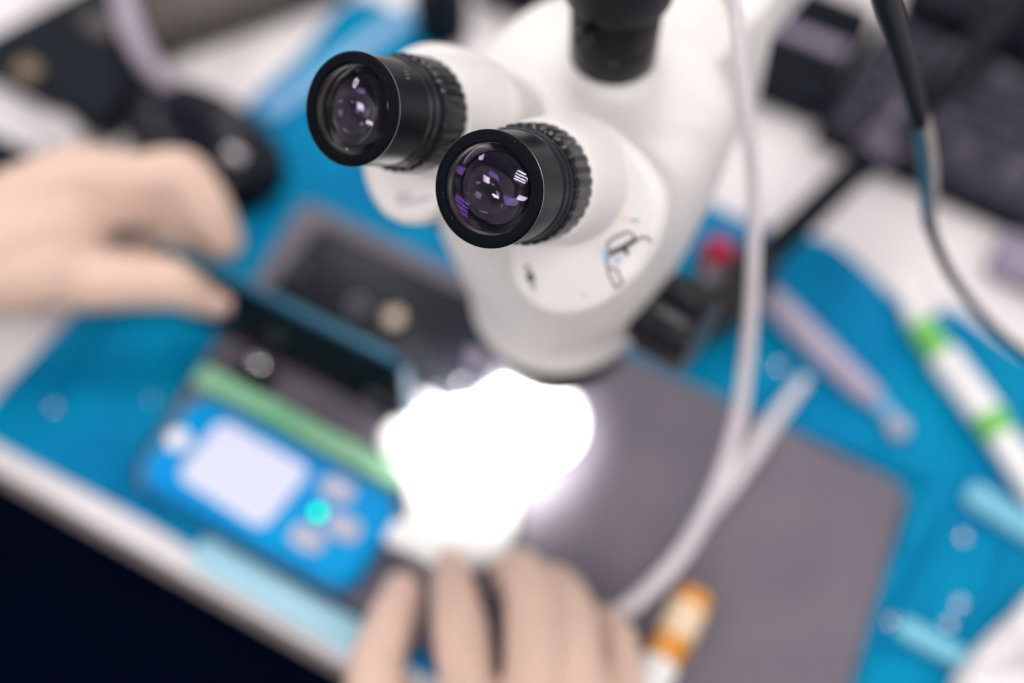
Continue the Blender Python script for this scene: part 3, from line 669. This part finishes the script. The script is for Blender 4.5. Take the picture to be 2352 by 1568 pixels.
build('button_mount', slab(rb_ - Z * 0.034, U, V, Z, 0.014, 0.014, 0.023, 0.006, 0.002), 'handle_dark', sh)
build('grip_highlight', slab(at(1632, 636, 0.042), U, V, Z, 0.006, 0.005, 0.003, 0.002, 0.0008), 'phone_frame_grey', sh)  # small grey slab added for a highlight on the grip
# white cord at the upper left
build('mains_cable', cable([(255, -260, 0.03, 0.0085), (275, -100, 0.055, 0.0085), (288, 10, 0.060, 0.0085), (312, 90, 0.056, 0.0082), (352, 155, 0.046, 0.0075), (400, 200, 0.036, 0.007)]), 'cable_lilac', loc=at(300, 60, 0.03),
      label='thick white cord looping down onto the black mouse at upper left', cat='cable')

# ================================================================== things around the bench
# mouse
mc = at(478, 362, MT); md = Vector((0.80, -0.60, 0)).normalized(); mb = Z.cross(md)
mouse = thing('computer_mouse', mc, 'black rounded computer mouse behind the left hand', 'mouse')
def mrow(s, q):
    return [mc + Z * s + md * 0.063 * q * math.copysign(abs(math.cos(t)) ** 0.85, math.cos(t)) + mb * 0.037 * q * math.copysign(abs(math.sin(t)) ** 0.85, math.sin(t)) for t in [2 * math.pi * i / 48 for i in range(48)]]
build('shell', layered(mrow, [(0.0, 0.93), (0.002, 0.97), (0.010, 1.0), (0.018, 0.985), (0.026, 0.92), (0.032, 0.80), (0.036, 0.64), (0.0385, 0.44), (0.0395, 0.22), (0.0398, 0.05)]), 'mouse_black', mouse)
build('scroll_wheel_glint', lathe(mc + md * 0.036 + Z * 0.0310 - mb * 0.008, mb, [(0, 0.007), (0.0004, 0.0078), (0.006, 0.0078), (0.0064, 0.007)], 24), 'cable_white', mouse)  # pale wheel placed to stand in for a highlight on the shell
build('button_seam', tube([(mc + md * 0.058 + Z * 0.0225, 0.0006), (mc + md * 0.051 + Z * 0.0305, 0.0006), (mc + md * 0.041 + Z * 0.0355, 0.0006)], 6), 'inner_black', mouse)
# black case at the upper left with a highlight painted as a beige slab, brown box behind it
c1 = [at(a, b, 0) for a, b in ((-60, 175), (255, 5), (385, 155), (262, 342), (10, 205))]
cs = thing('tool_case', sum(c1, Vector()) / 5, 'flat black tool case with a painted beige highlight at the upper left', 'case')
build('case_body', prism(c1, Z * 0.022), 'gear_black', cs, bevel=0.004)
build('lid', prism([sum(c1, Vector()) / 5 + (p - sum(c1, Vector()) / 5) * 0.97 + Z * 0.022 for p in c1], Z * 0.006), 'gear_black', cs, bevel=0.002)
build('case_highlight', slab(at(65, 165, 0.028), U, V, Z, 0.008, 0.007, 0.004, 0.003, 0.001), 'beige_dull', cs)
build('label_plate', slab(at(232, 55, 0.028), U, V, Z, 0.014, 0.009, 0.0015, 0.003, 0.0004), 'gear_brown', cs)
c2_ = [at(a, b, 0) for a, b in ((370, 150), (300, -10), (420, -260), (900, -190), (800, 0), (590, 75))]
pb_ = thing('parts_box', sum(c2_, Vector()) / 6, 'dark brown-grey box along the top edge behind the white cord', 'box')
build('box_body', prism(c2_, Z * 0.030), 'gear_brown', pb_, bevel=0.003)
m2 = sum(c2_, Vector()) / 6
build('box_lid', prism([m2 + (p - m2) * 0.94 + Z * 0.030 for p in c2_], Z * 0.004), 'gear_brown', pb_, bevel=0.0015)
# small black block at the far left
q = at(10, 388, 0)
sb = thing('adapter_plug', q, 'small black plug block at the left edge beside the cotton wad', 'plug')
build('plug_body', slab(q, U, V, Z, 0.020, 0.011, 0.022, 0.004, 0.002), 'gear_black', sb)
build('plug_cap', slab(q + Z * 0.022, U, V, Z, 0.012, 0.006, 0.003, 0.002, 0.0008), 'board_dark', sb)
# clear plastic strip over the mat's far corner
q0, q1 = at(610, 262, MT), at(985, 0, MT)
build('plastic_strip', slab((q0 + q1) / 2, (q1 - q0).normalized(), Z.cross((q1 - q0).normalized()), Z, (q1 - q0).length / 2, 0.0075, 0.002, 0.004, 0.0006), 'rod_clear', loc=(q0 + q1) / 2,
      label='pale blue plastic strip lying across the far left corner of the mat', cat='strip')
# black canister behind the microscope head
q = at(1000, 90, MT)
can = thing('canister', q, 'black canister standing behind the left eyepiece at the top', 'canister')
build('can_body', lathe(Vector((q.x, q.y, 0)) + V * 0.01, Z, [(0.0052, 0.019), (0.006, 0.0200), (0.040, 0.0200), (0.044, 0.0185), (0.046, 0.010)], 40), 'gear_black', can)
build('can_cap', lathe(Vector((q.x, q.y, 0)) + V * 0.01, Z, [(0.045, 0.0125), (0.058, 0.0125), (0.060, 0.011)], 32), 'board_dark', can)
# black block behind the trinocular tube
q = at(1215, -10, 0)
bb = thing('power_adapter', q, 'black power adapter behind the camera tube at the top edge', 'adapter')
build('adapter_body', slab(q, U, V, Z, 0.036, 0.026, 0.030, 0.006, 0.003), 'gear_black', bb)
build('adapter_label', slab(q + Z * 0.0298, U, V, Z, 0.018, 0.012, 0.0006, 0.001, 0.0002), 'board_dark', bb)
# ribbed black block right of the microscope
rc = at(1808, 150, 0)
rbk = thing('ribbed_handle', rc, 'black ribbed grip with one bar painted as a grey highlight right of the microscope', 'tool')
build('block', slab(rc + V * 0.006, U, V, Z, 0.042, 0.052, 0.026, 0.010, 0.005), 'gear_black', rbk)
for i, m_ in enumerate(('cable_black', 'cable_black', 'lilac_grey', 'cable_black', 'cable_black')):  # the lilac bar has a highlight put into its colour
    build('bar', slab(rc + V * (-0.036 + 0.019 * i + 0.003) + Z * 0.0255, U, V, Z, 0.038, 0.0055, 0.005, 0.0045, 0.0016), m_, rbk)
build('side_light', slab(at(1862, 262, 0.0), U, V, Z, 0.008, 0.007, 0.012, 0.003, 0.001), 'sheath_teal', rbk)
# keyboard
k0 = at(1866, 330, 0)
kb = thing('keyboard', k0, 'dark grey computer keyboard at the upper right', 'keyboard')
KU = (U + V * -0.04).normalized(); KV = Z.cross(KU)
NC, NR_ = 13, 6; PIT = 0.0190
kc = k0 + KU * (NC * PIT / 2 + 0.006) + KV * (NR_ * PIT / 2 + 0.006)
build('keyboard_base', slab(kc, KU, KV, Z, NC * PIT / 2 + 0.008, NR_ * PIT / 2 + 0.008, 0.014, 0.006, 0.002), 'board_dark', kb)
kv_, kf_ = layered(lambda s, q: rrect(Vector((0, 0, s)), KU, KV, q, q, 0.0025, 3), [(0, 0.0083), (0.004, 0.0075), (0.0068, 0.0067), (0.0075, 0.0060)])
kme = bpy.data.meshes.new('key'); kme.from_pydata([tuple(v) for v in kv_], [], kf_); kme.update(); kme.materials.append(MATS['key_dark'])
for p in kme.polygons: p.use_smooth = True
kme.set_sharp_from_angle(angle=math.radians(38))
kme2 = kme.copy(); kme2.materials[0] = MATS['key_sheen']
for j in range(NR_):
    for i in range(NC):
        o = bpy.data.objects.new('key', kme2 if (i * 5 + j * 7) % 9 in (0, 1, 2) and (i + j) % 2 else kme); COL.objects.link(o); o.parent = kb
        o.location = k0 + KU * (0.006 + PIT * (i + 0.5)) + KV * (0.006 + PIT * (j + 0.5)) + Z * 0.0138 - ORG[kb.name]
# power supply behind the keyboard
ps = kc + KV * (NR_ * PIT / 2 + 0.008 + 0.100) + KU * 0.02
psu = thing('power_supply', ps, 'black bench power supply behind the keyboard in the upper right corner', 'power supply')
build('supply_case', slab(ps, KU, KV, Z, 0.15, 0.090, 0.026, 0.008, 0.003), 'gear_black', psu)
for i in range(4):
    build('vent_panel', slab(ps + KU * (-0.105 + 0.07 * i) - KV * 0.04 + Z * 0.0255, KU, KV, Z, 0.022, 0.012, 0.0015, 0.003, 0.0005), 'key_dark', psu)
# palm-rest block at right edge below the keyboard
q = k0 + KU * 0.205 - KV * 0.026
build('wrist_rest', slab(q, KU, KV, Z, 0.065, 0.018, 0.016, 0.010, 0.005), 'lilac_grey', loc=q, label='lilac-grey padded wrist rest at the right edge below the keyboard', cat='wrist rest')
# lilac rod
rod = thing('cleaning_brush', at(1900, 810, MT), 'slim lilac-grey brush lying diagonally on the blue mat', 'brush')
build('shaft', cable([(1735, 655, MT + 0.0075, 0.0075), (1800, 715, MT + 0.0085, 0.0085), (1900, 815, MT + 0.0085, 0.0085), (1980, 890, MT + 0.0075, 0.0075), (2010, 915, MT + 0.006, 0.006)], 6), 'rod_lilac', rod)
build('neck', cable([(2005, 910, MT + 0.0055, 0.0055), (2035, 945, MT + 0.0045, 0.0045), (2052, 968, MT + 0.0045, 0.0045)], 6), 'rod_clear', rod)
build('tip', cable([(2050, 962, MT + 0.005, 0.004), (2064, 984, MT + 0.0065, 0.0065), (2076, 1000, MT + 0.005, 0.004)], 6), 'button_grey', rod)
# white tube with lime bands
tbn = thing('flux_tube', at(2240, 900, MT), 'white squeeze tube with lime green bands on the right of the mat', 'tube')
def seg(name, m_, a_, b_, r0, r1):
    r0, r1 = r0 * 0.86, r1 * 0.86
    build(name, cable([(*a_, MT + max(r0, r1), r0), ((a_[0] + b_[0]) / 2, (a_[1] + b_[1]) / 2, MT + max(r0, r1), (r0 + r1) / 2), (*b_, MT + max(r0, r1), r1)], 4, 24), m_, tbn)
seg('nozzle', 'white_plastic', (2060, 640), (2112, 745), 0.0045, 0.0085)
seg('band', 'lime', (2112, 745), (2165, 818), 0.0098, 0.0105)
seg('barrel', 'white_plastic', (2165, 818), (2270, 955), 0.0118, 0.0118)
seg('band', 'lime', (2270, 955), (2298, 1000), 0.0120, 0.0120)
seg('plunger', 'white_plastic', (2298, 1000), (2420, 1190), 0.0105, 0.0105)
# amber tube
am = thing('amber_tube', at(1550, 1450, PTOP), 'short amber tube with a white end beside the right hand', 'tube')
def ac(pts): return cable([(a, b, PTOP + 0.0105, r) for a, b, r in pts], 6, 24)
build('tube_body', ac([(1600, 1362, 0.0085), (1594, 1374, 0.0105), (1565, 1432, 0.0105), (1522, 1512, 0.0105), (1515, 1524, 0.0100)]), 'amber', am)
build('pale_highlight', ac([(1582, 1396, 0.0108), (1570, 1420, 0.0109), (1546, 1466, 0.0108)]), 'amber_glint', am)  # paler band painted as the highlight on the tube
build('white_end', ac([(1516, 1522, 0.0108), (1498, 1556, 0.0110), (1470, 1610, 0.0110)]), 'white_plastic', am)
# pale film strip added for light reflected off the mat's front edge
q0, q1 = at(450, 1258, MT + 0.0005), at(850, 1486, MT + 0.0005)
build('mat_edge_sheen', slab((q0 + q1) / 2, (q1 - q0).normalized(), Z.cross((q1 - q0).normalized()), Z, (q1 - q0).length / 2, 0.0095, 0.0012, 0.006, 0.0004), 'edge_sheen', loc=(q0 + q1) / 2,
      label='pale blue film strip painting gloss along the front edge of the mat below the instrument', cat='sheen')
# screws
def screw(px, py, z, label, r=0.0035):
    c = at(px, py, z); t = thing('screw', c, label, 'screw', 'small loose screws')
    build('head', lathe(c, Z, [(0, r), (0.0012, r), (0.0022, r * 0.75), (0.0026, r * 0.3), (0.0027, 0.0002)], 20), 'chrome', t)
    build('slot', box(c + Z * 0.0026, U, V, Z, r * 0.6, r * 0.12, 0.0003), 'ink', t, smooth=False)
screw(2212, 1232, MT + 0.0, 'small shiny screw on the mat below the upper pale ridge')
screw(2045, 1425, MT, 'small shiny screw at the left end of the lower pale ridge')
screw(2205, 1385, MT, 'upper small screw of the pair between the two pale ridges')
screw(2180, 1432, MT, 'lower small screw of the pair between the two pale ridges')
screw(1788, 840, MT, 'small screw on the blue mat between brush and hanging white cable')
screw(125, 935, MT, 'small screw on the mat near the left picture edge', 0.003)
screw(352, 920, MT, 'small screw on the mat left of the green strip', 0.0025)
